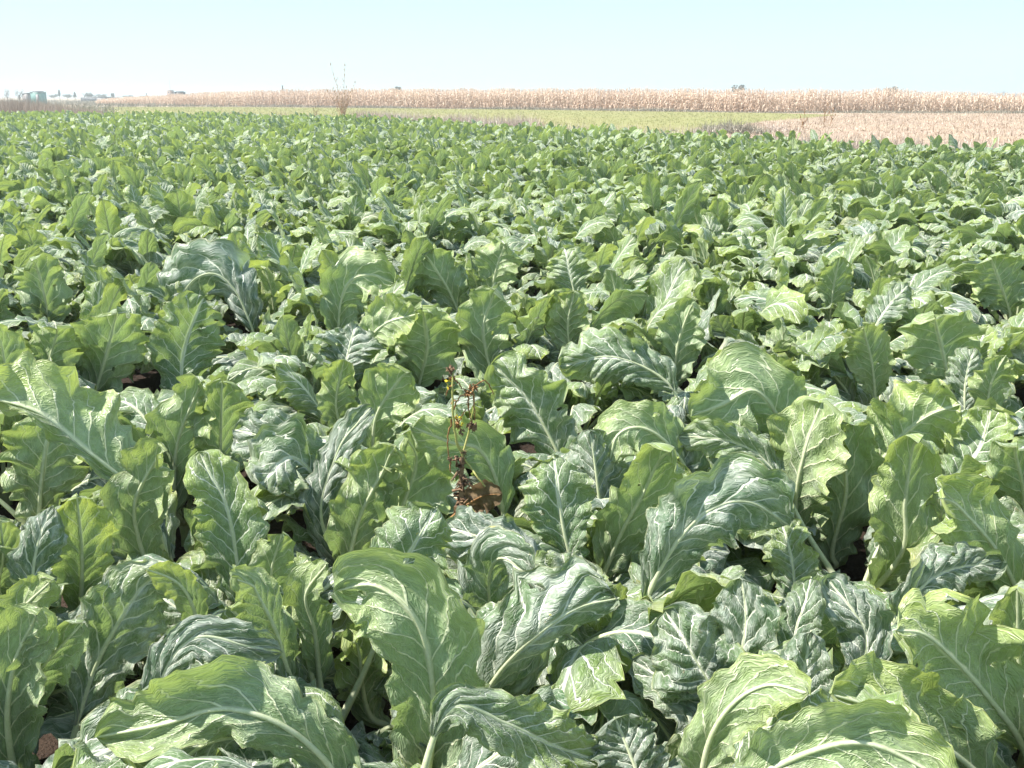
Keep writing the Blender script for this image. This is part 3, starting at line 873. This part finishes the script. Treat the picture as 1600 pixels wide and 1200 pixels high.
def inpoly(x, y, poly):
    poly = np.asarray(poly); n = len(poly); ins = np.zeros(len(x), bool); j = n - 1
    for i in range(n):
        xi, yi = poly[i]; xj, yj = poly[j]
        ins ^= ((yi > y) != (yj > y)) & (x < (xj - xi) * (y - yi) / (yj - yi + 1e-12) + xi)
        j = i
    return ins
def scatter_px(n, poly_px, x0, x1, y0, y1, pw=1.0):
    """points spread evenly over a patch of ground; thinner with distance"""
    poly = np.array([g0(*p) for p in poly_px])
    Ys = gb.uniform(0, 1, n * 4) ** pw * (y1 - y0) + y0
    Xs = gb.uniform(-1, 1, n * 4)
    lo, hi = poly[:, 0].min(), poly[:, 0].max()
    Xs = lo + (Xs + 1) / 2 * (hi - lo)
    ok = inpoly(Xs, Ys, poly)
    P = np.stack([Xs[ok], Ys[ok], np.zeros(ok.sum())], 1)
    return P[:n]
M_GRASS = varied("meadow_grass", [(0, C(.18, .20, .07)), (.45, C(.25, .25, .09)), (.75, C(.32, .30, .13)), (1, C(.42, .37, .22))], .8, .25, .12)
M_STRAW = varied("straw", [(0, C(.20, .13, .09)), (.3, C(.40, .29, .21)), (.6, C(.57, .46, .36)), (1, C(.72, .66, .54))], .8, .15, .5)
M_CORN = varied("dry_maize", [(0, C(.52, .40, .32)), (.3, C(.64, .50, .40)), (.65, C(.74, .59, .46)), (1, C(.80, .71, .58))], .75, .25, .08)
M_GREY = varied("grey_weeds", [(0, C(.17, .16, .12)), (.4, C(.28, .25, .20)), (.75, C(.40, .36, .29)), (1, C(.56, .51, .43))], .85, .1, .4)
M_PINK = varied("seed_weeds", [(0, C(.28, .20, .15)), (.35, C(.48, .38, .32)), (.7, C(.66, .57, .50)), (1, C(.80, .76, .68))], .8, .2, .8)
P = scatter_px(16000, mead_px, 0, 0, 22, 150)
tag(blade_obj("meadow_grass", [blades(P, gb.uniform(.06, .16, len(P)), 3, .02, .4, .05, seg=1)], M_GRASS),
    "short yellow-green grass of the level meadow behind the crop", "grass", kind="stuff")
# straw and broken stalks over the stubble
P = scatter_px(9000, stub_px, 0, 0, 16, 92, 1.3)
P1 = P[:5200]; P2 = P[5200:7500]
tag(blade_obj("straw_litter", [blades(P1, gb.uniform(.15, .42, len(P1)), 5, .035, 1.6, .12, .55), blades(P2, gb.uniform(.10, .40, len(P2)), 3, .02, .3, .06)], M_STRAW),
    "pinkish dry straw and cut stalks littering the stubble at right", "straw", kind="stuff")

# ------------------------------------------------------------------ standing dry maize
def corn_proto(g):
    V, F, r, off = [], [], [], 0
    H = 1.0
    def strip(c, wv):
        nonlocal off
        c = np.asarray(c); wv = np.asarray(wv)
        m = len(c)
        V.append(np.stack([c - wv, c + wv], 1).reshape(-1, 3)); F.append(np.array([[2*q, 2*q+1, 2*q+3, 2*q+2] for q in range(m-1)]) + off)
        r.append(np.full(2*m, g.random())); off += 2*m
    lean = g.normal(0, .05, 2)
    st = np.array([[lean[0]*t, lean[1]*t, t*.92] for t in (0, .5, 1)])
    strip(st, np.outer([.014, .012, .006], [1, 0, 0])); strip(st, np.outer([.014, .012, .006], [0, 1, 0]))
    for k in range(9):
        z = .10 + k * .092 + g.uniform(-.02, .02); a = k * math.pi + g.uniform(-.7, .7) + g.uniform(0, 1)
        d = np.array([math.cos(a), math.sin(a), 0]); s = np.array([-d[1], d[0], 0]); L = g.uniform(.14, .30); up = g.uniform(.1, .7)
        c = np.array([[lean[0]*z, lean[1]*z, z] + d*0, [0, 0, 0], [0, 0, 0], [0, 0, 0]]); c0 = np.array([lean[0]*z, lean[1]*z, z])
        c = np.array([c0, c0 + d*L*.35 + [0, 0, L*.45*up], c0 + d*L*.7 + [0, 0, L*.2*up], c0 + d*L*.9 - [0, 0, L*g.uniform(.2, .9)]])
        tw = g.uniform(-.5, .5); wv = s * .8 + np.array([0, 0, tw])
        strip(c, np.outer([.012, .022, .018, .003], wv))
    for k in range(5):
        a = g.uniform(0, 6.28); d = np.array([math.cos(a), math.sin(a), 0]); c0 = np.array([lean[0], lean[1], .92])
        strip([c0, c0 + d*.03 + [0, 0, .06], c0 + d*g.uniform(.04, .08) + [0, 0, .085]], np.outer([.005, .005, .002], [-d[1], d[0], 0]))
    return np.vstack(V), np.vstack(F), np.concatenate(r)
gc = np.random.default_rng(3)
CORN = [corn_proto(gc) for _ in range(12)]
base_px = [(150, 164.2), (280, 165.6), (540, 167.8), (800, 170.6), (1200, 175.8), (1600, 176.6), (1900, 177.2)]
bl = np.array([g0(*p) for p in base_px])
hx = [150, 215, 270, 330, 450, 650, 1000, 1200, 1340, 1390, 1440, 1500, 1620, 1900]
hh = [.95, 1.45, 1.75, 2.15, 2.40, 2.42, 2.25, 2.10, 2.05, 2.22, 1.95, 1.85, 1.72, 1.7]
L = np.concatenate([[0], np.cumsum(np.linalg.norm(np.diff(bl, axis=0), axis=1))])
parts = []
s = 0.0
while s < L[-1]:
    x0 = np.interp(s, L, bl[:, 0]); y0 = np.interp(s, L, bl[:, 1])
    for row in range(9):
        x = x0 + gc.uniform(-.14, .14); y = y0 + row * .75 + gc.normal(0, .12) + .4 * math.sin(s * .13)
        pxx = 800 + FPX * x / (y * math.cos(PITCH))
        H = float(np.interp(pxx, hx, hh)) * (1 + .035 * math.sin(s * .9) + gc.normal(0, .05)) * (.93 if row == 0 else 1)
        V, F, r = CORN[gc.integers(12)]
        a = gc.uniform(0, 6.28); ca, sa = math.cos(a), math.sin(a); w = 2.1
        parts.append((np.stack([(V[:, 0]*ca - V[:, 1]*sa)*w + x, (V[:, 0]*sa + V[:, 1]*ca)*w + y, V[:, 2]*H], 1), F, (r + gc.random()*.5) % 1))
    s += .26
tag(blade_obj("cornfield", parts, M_CORN), "tall standing field of dry beige maize along the horizon", "cornfield", kind="stuff")

# grey weedy bank at the foot of the maize
bank = []
for k in range(2600):
    s = gc.uniform(0, L[-1]); x = np.interp(s, L, bl[:, 0]); y = np.interp(s, L, bl[:, 1]) - gc.uniform(.3, 3.2)
    k2 = .34 + .22 * math.sin(s * .21) * math.sin(s * .083 + 1)
    bank.append((x, y, 0, k2 * gc.uniform(.6, 1.2)))
bank = np.array(bank)
tag(blade_obj("weed_bank", [blades(bank[:, :3], bank[:, 3], 14, .05, .8, .22, .5)], M_GREY), "low grey-green weeds along the foot of the dry maize", "weeds", kind="stuff")
# seed-headed weeds at the far edge of the crop
ea = edge_pts
ew = []
def edge_at(px):
    ex = [e[0] for e in EDGE]
    return np.array([np.interp(px, ex, ea[:, 0]), np.interp(px, ex, ea[:, 1])])
for px0, px1, n, hmin, hmax in ((350, 520, 90, .62, .85), (545, 850, 800, .72, 1.0), (850, 1130, 220, .5, .82), (1180, 1650, 420, .45, .75)):
    for k in range(n):
        p = edge_at(gc.uniform(px0, px1)); ew.append((p[0], p[1] + gc.uniform(.1, 3.2), 0, gc.uniform(hmin, hmax)))
ew = np.array(ew)
tag(blade_obj("edge_weeds", [blades(ew[:, :3], ew[:, 3], 12, .022, .35, .10, .3)], M_PINK), "pale dry seed-headed weeds along the far edge of the green crop", "weeds", kind="stuff")
# brown reeds at the left
rd = []
for k in range(2300):
    px = gc.uniform(-160, 175); Y = gc.uniform(66, 92)
    x = (px - 800) / FPX * CP * Y * 1.0
    H = float(np.interp(px, [-160, 0, 60, 110, 150, 175], [1.6, 1.45, 1.25, .85, .5, .3])) * gc.uniform(.6, 1.1)
    rd.append((x, Y, 0, H))
rd = np.array(rd)
M_REED = varied("brown_reeds", [(0, C(.22, .17, .14)), (.4, C(.36, .28, .23)), (.75, C(.48, .39, .33)), (1, C(.60, .53, .46))], .8, .15, .3)
tag(blade_obj("dry_reeds", [blades(rd[:, :3], rd[:, 3], 9, .03, .22, .18, .2)], M_REED), "brown dry reeds standing at the far left edge of the field", "reeds", kind="stuff")
# rough dry land behind at the left
rl = []
for k in range(2200):
    px = gc.uniform(-200, 420); Y = gc.uniform(150, 330) if px > 175 else gc.uniform(100, 330)
    rl.append(((px - 800) / FPX * CP * Y, Y, 0, gc.uniform(.3, .9)))
rl = np.array(rl)
tag(blade_obj("scrub", [blades(rl[:, :3], rl[:, 3], 9, .10, .7, .5, .4)], M_GREY), "rough grey-brown scrub on the level land at the far left", "scrub", kind="stuff")

# ------------------------------------------------------------------ weeds one can count
def clump(name, loc, H, Wd, n, mat, label, cat, group=None):
    P = np.c_[gb.normal(0, Wd, (n, 2)), np.zeros(n)]
    hh_ = H * np.exp(-((P[:, 0] / (Wd * 1.8)) ** 2)) * gb.uniform(.7, 1.1, n)
    o = blade_obj(name, [blades(P, hh_, 16, .045, .8, .12, .5)], mat)
    o.location = loc
    return tag(o, label, cat, group)
for px, py, H, Wd, n, lab in ((1148, 208, .78, .95, 60, "grey-green low bush at the meadow corner behind the crop"), (1222, 205, .42, .6, 30, "small pale dry weed tuft right of the grey-green bush"),
                              (1128, 204, .5, .5, 26, "small grey weed tuft left of the grey-green bush")):
    Y = at_z(px, py, 0)[1]
    clump("bush", ((px - 800) / FPX * CP * Y, Y, 0), H, Wd, n, M_GREY if n != 30 else M_PINK, lab, "bush")
def twiggy(name, base, stems, mat, label, cat, rad=.012, twigs=16, group=None, tw=.5):
    root = empty(name, tuple(base))
    tag(root, label, cat, group)
    for tip in stems:
        tip = np.array(tip); mb = MB()
        b = np.array([gc.uniform(-.12, .12), gc.uniform(-.12, .12), 0.])
        mid_ = b * .4 + tip * np.array([.35, .35, .55])
        P, _ = catmull([b, mid_, tip], 12)
        mb.tube(P, np.linspace(rad, rad * .35, 12), 5)
        for k in range(twigs):
            f = gc.uniform(.25, .97); q = P[int(f * 11)]
            a = gc.uniform(0, 6.28); l = gc.uniform(.12, .38) * (1.15 - f) * tip[2] * tw
            e = q + np.array([math.cos(a) * l * .6, math.sin(a) * l * .6, l])
            mb.tube([q, (q + e) / 2 + [0, 0, -.02], e], [rad * .5, rad * .4, rad * .3], 4)
            mb.tube([e, e + [0, 0, .03], e + [0, 0, .06]], [rad * .4, rad * 1.5, rad * .4], 5)
        mb.tube([tip, tip + [0, 0, .06], tip + [0, 0, .16]], [rad * .6, rad * 2.2, rad * .4], 5)
        mb.build("stem", mat, root)
    return root
M_TAN = simple("tan_stalk", C(.34, .22, .14), C(.55, .40, .27), 3, .8)
Yc = 56.0; k_ = Yc * CP / FPX
twiggy("tall_dry_weed", ((535 - 800) * k_, Yc, 0), [((519 - 535) * k_, 0, 3.12), ((540.5 - 535) * k_, .1, 3.08), ((556 - 535) * k_, -.1, 2.2), ((511 - 535) * k_, .2, 1.75),
       ((522 - 535) * k_, -.2, 1.9), ((530 - 535) * k_, .2, 1.6), ((543 - 535) * k_, -.3, 1.95), ((550 - 535) * k_, .2, 1.75), ((536 - 535) * k_, -.2, 1.4), ((526 - 535) * k_, 0, 1.3), ((547 - 535) * k_, 0, 1.35)],
       M_TAN, "tall tan dry weed clump standing alone between crop and meadow", "dry weed", .014, 22)
for px, py, H, lab in ((1293, 196, 1.1, "thin upright brown stalk standing on the stubble near the meadow corner"), (1303, 197, .85, "shorter brown stalk beside the thin upright one on the stubble"),
                       (491, 186, .95, "lone thin brown weed at the crop edge left of the tall clump"), (1258, 205, .8, "bushy reddish dry weed on the stubble behind the crop")):
    Y = at_z(px, py, 0)[1]
    twiggy("dry_weed", ((px - 800) / FPX * CP * Y, Y, 0), [(.05, 0, H), (-.12, .05, H * .7), (.2, .1, H * .6)], M_WEED, lab, "dry weed", .012, 8)

# ------------------------------------------------------------------ far trees, huts, poles
M_BARK = simple("bark", C(.09, .07, .06), C(.17, .13, .11), 3, .9)
M_FAR = varied("far_twigs", [(0, C(.07, .075, .06)), (.5, C(.13, .125, .10)), (1, C(.21, .19, .16))], .9, .1, .5)
def tree(px, ytop, Y, wpx, kind, label, group=None, shape=1.0):
    H = CAM_H + (150 - ytop) * CP * CP * Y / FPX; Wt = wpx * CP * Y / FPX
    root = empty("bare_tree" if kind == 'bare' else "tree", ((px - 800) / FPX * CP * Y, Y, 0))
    tag(root, label, "tree", group)
    mb = MB(); tr_ = .03 * H
    mb.tube([(0, 0, -.1), (.01 * H, 0, H * .3), (-.01 * H, 0, H * .6)], [tr_, tr_ * .8, tr_ * .45], 7)
    tips = []
    for k in range(9):
        a = k * 2.4; z0 = H * gc.uniform(.25, .55)
        e = np.array([math.cos(a) * Wt * .42, math.sin(a) * Wt * .42, H * gc.uniform(.6, .95)])
        mb.tube([(0, 0, z0), (e[0] * .5, e[1] * .5, (z0 + e[2]) / 2 + .02 * H), tuple(e)], [tr_ * .5, tr_ * .3, tr_ * .12], 5)
        tips.append(e)
    mb.build("trunk", M_BARK, root)
    n = 260 if kind == 'bare' else 650
    c = np.array(tips)[gc.integers(0, len(tips), n)] * gc.uniform(.75, 1.05, (n, 1)) + gc.normal(0, 1, (n, 3)) * np.array([Wt * .13, Wt * .13, H * .085])
    c[:, 2] = np.minimum(c[:, 2], H)
    if shape != 1: c[:, :2] *= np.clip(1.25 - c[:, 2:3] / H, .15, 1)
    s = (.035 if kind == 'bare' else .065) * max(H, 2)
    A = norm(gc.normal(0, 1, (n, 3))) * s; B = norm(np.cross(A, gc.normal(0, 1, (n, 3)))) * s * (.25 if kind == 'bare' else .6)
    V = np.stack([c - A, c - B, c + A, c + B], 1).reshape(-1, 3)
    F = np.arange(4 * n).reshape(-1, 4)
    mobj("crown", make_mesh("crown", V, F, [M_FAR], None, np.repeat(gc.random(n), 4), smooth=False), root)
    return root
tree(622, 136.2, 330, 9, 'leafy', "small round tree rising just above the maize left of centre")
tree(1152, 133.4, 330, 15, 'leafy', "dark bushy tree rising above the maize right of centre")
tree(1391, 135.0, 330, 15, 'leafy', "low grey-brown tree crown above the maize at the right")
tree(1562, 140.5, 330, 20, 'bare', "faint bare tree above the maize near the right edge")
tree(11, 137.5, 240, 8, 'bare', "small dark tree left of the teal shed at the left edge")
tree(30, 139, 190, 14, 'bare', "faint bare tree directly left of the teal shed")
tree(93, 140.5, 420, 4, 'leafy', "narrow dark tree right of the teal shed", shape=.6)
tree(69, 145, 300, 10, 'bare', "low bare tree against the right side of the teal shed")
tree(117, 144, 420, 5, 'leafy', "slim conical tree in the far left treeline, right of the narrow one", shape=.6)
FT = "trees of the far left treeline"
FTL = ["wide low grey tree between the two slim dark trees at far left", "small rounded tree above the left end of the long farm building", "bare tree second along the long farm building roof",
       "broader leafy tree above the middle of the long farm building", "low bare tree above the right half of the long farm building", "low leafy tree over the right end of the long farm building",
       "slim bare tree just right of the long farm building", "small leafy tree right of the slim bare one in the far treeline", "flat bare tree midway between farm building and brick tower",
       "low leafy tree nearer the far thin pole than the farm building", "bare low tree around the far thin pole", "low leafy tree between the far thin pole and the brick tower", "bare low tree between the teal shed and the narrow dark tree"]
for k, (px, yt, w) in enumerate([(105, 147.5, 12), (132, 143.6, 8), (139, 144.8, 10), (148, 145.6, 12), (158, 147, 14), (168, 148, 14), (176, 145.8, 4), (186, 149, 10), (199, 148.8, 14), (214, 149.2, 14), (226, 149, 12), (240, 149.5, 12), (84, 147, 12)]):
    tree(px, yt, 430, w, 'bare' if k % 2 else 'leafy', FTL[k], FT)
def paint(name, c, rough=.6):
    return simple(name, c, tuple(x * .82 for x in c[:3]) + (1.0,), 1.2, rough, .2, .01)
M_TEAL = paint("teal_paint", C(.22, .38, .36)); M_GREYW = paint("grey_wall", C(.30, .28, .28)); M_ROOF = paint("roof_sheet", C(.20, .20, .21)); M_DARK = paint("dark_wall", C(.10, .11, .13))
M_BRICK = paint("pale_brick", C(.34, .25, .22))
# teal shed
def hut(px0, px1, ytop, Y, wall, roofm, label, name, cat, ribs=8, over=.12, depth=2.4, door=True, slope=.12):
    x0 = (px0 - 800) / FPX * CP * Y; x1 = (px1 - 800) / FPX * CP * Y; H = CAM_H + (150 - ytop) * CP * CP * Y / FPX; w = x1 - x0
    root = empty(name, ((x0 + x1) / 2, Y, 0)); tag(root, label, cat)
    mb = MB(); mb.box((0, depth / 2, H / 2 - .05), (w, depth, H - .1))
    for k in range(ribs + 1): mb.box((-w/2 + w * k / ribs, -.02, H / 2 - .05), (.05, .045, H - .14))
    mb.build("wall", wall, root, False)
    r = MB(); r.box((0, depth / 2, H - .03), (w + 2*over, depth + 2*over, .09)); r.box((0, depth / 2, H + slope / 2), (w * .7, depth * .7, slope))
    r.build("roof", roofm, root, False)
    if door:
        d = MB(); d.box((w * .18, -.055, min(1.0, H * .4)), (w * .3, .03, min(1.9, H * .8))); dd = d.build("door", M_GREYW, root, False)
        k = MB(); k.box((w * .30, -.09, min(1.0, H * .4)), (.04, .04, .14)); k.build("handle", M_DARK, dd, False)
    return root
hut(48, 63.5, 143.4, 195, M_TEAL, M_ROOF, "teal ribbed sheet-metal shed at the far left behind the reeds", "shed", "shed", 9)
hut(35, 46.5, 146, 197, M_GREYW, M_ROOF, "low grey lean-to standing left of the teal shed", "shed", "shed", 4, door=False)
hut(126, 172, 152.2, 300, M_DARK, M_ROOF, "long low farm building with pale roof in the far left", "farm_building", "building", 10, depth=6)
hut(273, 285.5, 143.4, 262, M_DARK, M_DARK, "dark square box hut with flat lid above the left end of the maize", "hut", "hut", 6, over=.2)
tw_ = hut(261.5, 269.5, 141.5, 262, M_BRICK, M_BRICK, "narrow pinkish brick tower beside the dark box hut", "brick_tower", "tower", 3, depth=1.4, over=.04, door=False)
mb = MB(); mb.tube([(0, .7, 3.0), (0, .7, 4.2), (0, .7, 5.4)], .03, 5); mb.build("antenna", M_GREYW, tw_)
mb = MB(); mb.box((-.25, -.03, 2.45), (.3, .03, .4)); mb.build("window", M_DARK, tw_, False)
def pole(px, ytop, Y, r, label):
    H = CAM_H + (150 - ytop) * CP * CP * Y / FPX
    root = empty("pole", ((px - 800) / FPX * CP * Y, Y, 0)); tag(root, label, "pole")
    mb = MB(); mb.tube([(0, 0, -.1), (.02, 0, H * .5), (.03, 0, H)], [r, r * .95, r * .85], 8); mb.build("post", M_BARK, root)
    mb = MB(); mb.box((.03, 0, H + .02), (r * 2.6, r * 2.6, .10)); mb.box((.03, 0, H - .5), (r * 3.4, r * 1.6, .12)); mb.build("cap", M_DARK, root, False)
pole(442, 134.3, 182, .10, "short dark wooden pole rising above the maize left of the tall dry weed")
pole(229, 146.0, 300, .12, "thin far pole in the scrub left of the brick tower")

# ------------------------------------------------------------------ the dry flowering stalk among the near plants
Yd = 2.50
def pd(px, py, dy=0.0): return at_y(px, py, Yd + dy)
foot = pd(724, 905); foot[2] = .03
dw = empty("dry_flower_stalk", tuple(foot))
tag(dw, "withered brown flower stalk with seed heads and yellow petals, centre of the photo", "flower stalk")
def part(mb, name, mat, parent=dw): 
    mb.v = [v - foot for v in mb.v]
    return mb.build(name, mat, parent)
def poly_tube(mb, pts, r0, r1, k=6):
    P, _ = catmull([pd(*p) if len(p) > 1 and not isinstance(p, np.ndarray) else p for p in pts], 14)
    P = P + gc.normal(0, .0012, P.shape)
    mb.tube(P, np.linspace(r0, r1, 14), k)
    return P
mb = MB(); poly_tube(mb, [(724, 905), (722, 810), (721, 745), (723, 712)], .0085, .007); 
for k in range(44):
    q = pd(722 + gc.uniform(-9, 9), gc.uniform(712, 812), gc.uniform(-.01, .01)); mb.tube([q, q + gc.normal(0, .009, 3), q + gc.normal(0, .016, 3)], [.0022, .005, .0012], 5)
part(mb, "stem", M_POD)
mb = MB()
poly_tube(mb, [(723, 715), (713, 685, -.01), (708, 640, -.015), (707, 595, -.01), (708, 585)], .0042, .0026)
poly_tube(mb, [(723, 715), (731, 680, .02), (737, 655, .02), (741, 620, .02), (734, 600, .01)], .0036, .002)
poly_tube(mb, [(723, 714), (734, 728, .0), (748, 748, -.02), (758, 760, -.02)], .0034, .0022)
part(mb, "stalk", M_WEEDG)
mb = MB()
for pts in ([(708, 640), (718, 622), (732, 614)], [(705, 655), (700, 690), (702, 715)], [(709, 600), (700, 610), (697, 618)], [(708, 588), (716, 598), (726, 610)], [(732, 612), (746, 600, .02), (760, 596, .03), (772, 616, .04)],
            [(732, 614), (733, 640), (736, 660)], [(712, 650), (716, 664), (722, 672)], [(712, 668), (718, 658), (728, 640)], [(740, 614), (741, 640), (742, 658)], [(704, 720), (703, 728), (705, 738)]):
    poly_tube(mb, pts, .0026, .0014, 5)
part(mb, "side_stalk", M_WEED)
def head(cx, cy, rpx, n, mat, dy=0.0, spiky=.9):
    c = pd(cx, cy, dy); rr = rpx * Yd / FPX * 1.05
    mb = MB()
    for k in range(n):
        d = norm(gc.normal(0, 1, 3)); o = gc.uniform(.0, .55) * rr
        a = c + d * o; e = c + d * rr * gc.uniform(.65, 1.15)
        m_ = (a + e) / 2 + gc.normal(0, rr * .12, 3)
        mb.tube([a, m_, e], [rr * .10, rr * gc.uniform(.12, .24), rr * .03], 6)
    return part(mb, "seed_head", mat)
head(703, 578, 9, 26, M_POD); head(708, 592, 7, 16, M_WEED); head(734, 612, 11, 26, M_WEED); head(741, 605, 9, 12, M_WEED); head(737, 666, 10, 34, M_POD)
head(721, 676, 7, 16, M_POD); head(714, 664, 8, 14, M_WEED); head(703, 716, 6, 14, M_POD); head(708, 628, 6, 10, M_WEED); head(731, 632, 4, 9, M_WEED); head(724, 708, 7, 14, M_POD); head(722, 728, 8, 22, M_POD)
mb = MB()
for cx, cy in ((700, 596), (699, 603), (716, 652), (720, 664)):
    c = pd(cx, cy, -.01)
    for k in range(4):
        d = norm(gc.normal(0, 1, 3)); s_ = norm(np.cross(d, gc.normal(0, 1, 3)))
        mb.add([c - s_*.001, c + d*.006 - s_*.0035, c + d*.012, c + d*.006 + s_*.0035], [[0, 1, 2, 3]])
part(mb, "petal", M_YEL)
# withered brown leaf hanging at its foot
def dead_leaf(pts, Wp, label, Y, rz=.3):
    P = np.array([at_y(p[0], p[1], Y + (p[2] if len(p) > 2 else 0)) for p in pts])
    geo = leaf_geo(P, lambda Q, T: np.cross(norm(Q - CAMP), T), Wp * Y / FPX, b0=.12, nu=26, nv=14, fold=.4, curl=.9, ruf=.35, puck=.1, roll=rz, g=gc, ribr=.004)
    b = P[0].copy(); o = make_mesh("withered_leaf", geo['V'] - b, geo['F'], [M_DEAD], geo['uv'])
    ob = mobj("withered_leaf", o); ob.location = tuple(b)
    rm = mobj("midrib", make_mesh("midrib", geo['RV'] - b, geo['RF'], [M_WEED]), ob)
    return tag(ob, label, "leaf")
dead_leaf([(700, 815), (725, 792), (755, 775, -.02), (782, 772, -.03)], 62, "withered brown leaf lying at the foot of the dry stalk", 2.56)

# ------------------------------------------------------------------ the air: pale haze that fades the far trees
hz = MB(); hz.box((0, 1300, 5), (2600, 2700, 12))
t = NT("haze_air")
pv = t.n("VolumePrincipled"); pv.inputs["Color"].default_value = C(.90, .98, 1.0); pv.inputs["Density"].default_value = .0010; pv.inputs["Anisotropy"].default_value = .2
t.t.links.new(pv.outputs[0], t.out.inputs[1])
hb = hz.build("haze", t.m, None, False); hb["kind"] = "stuff"
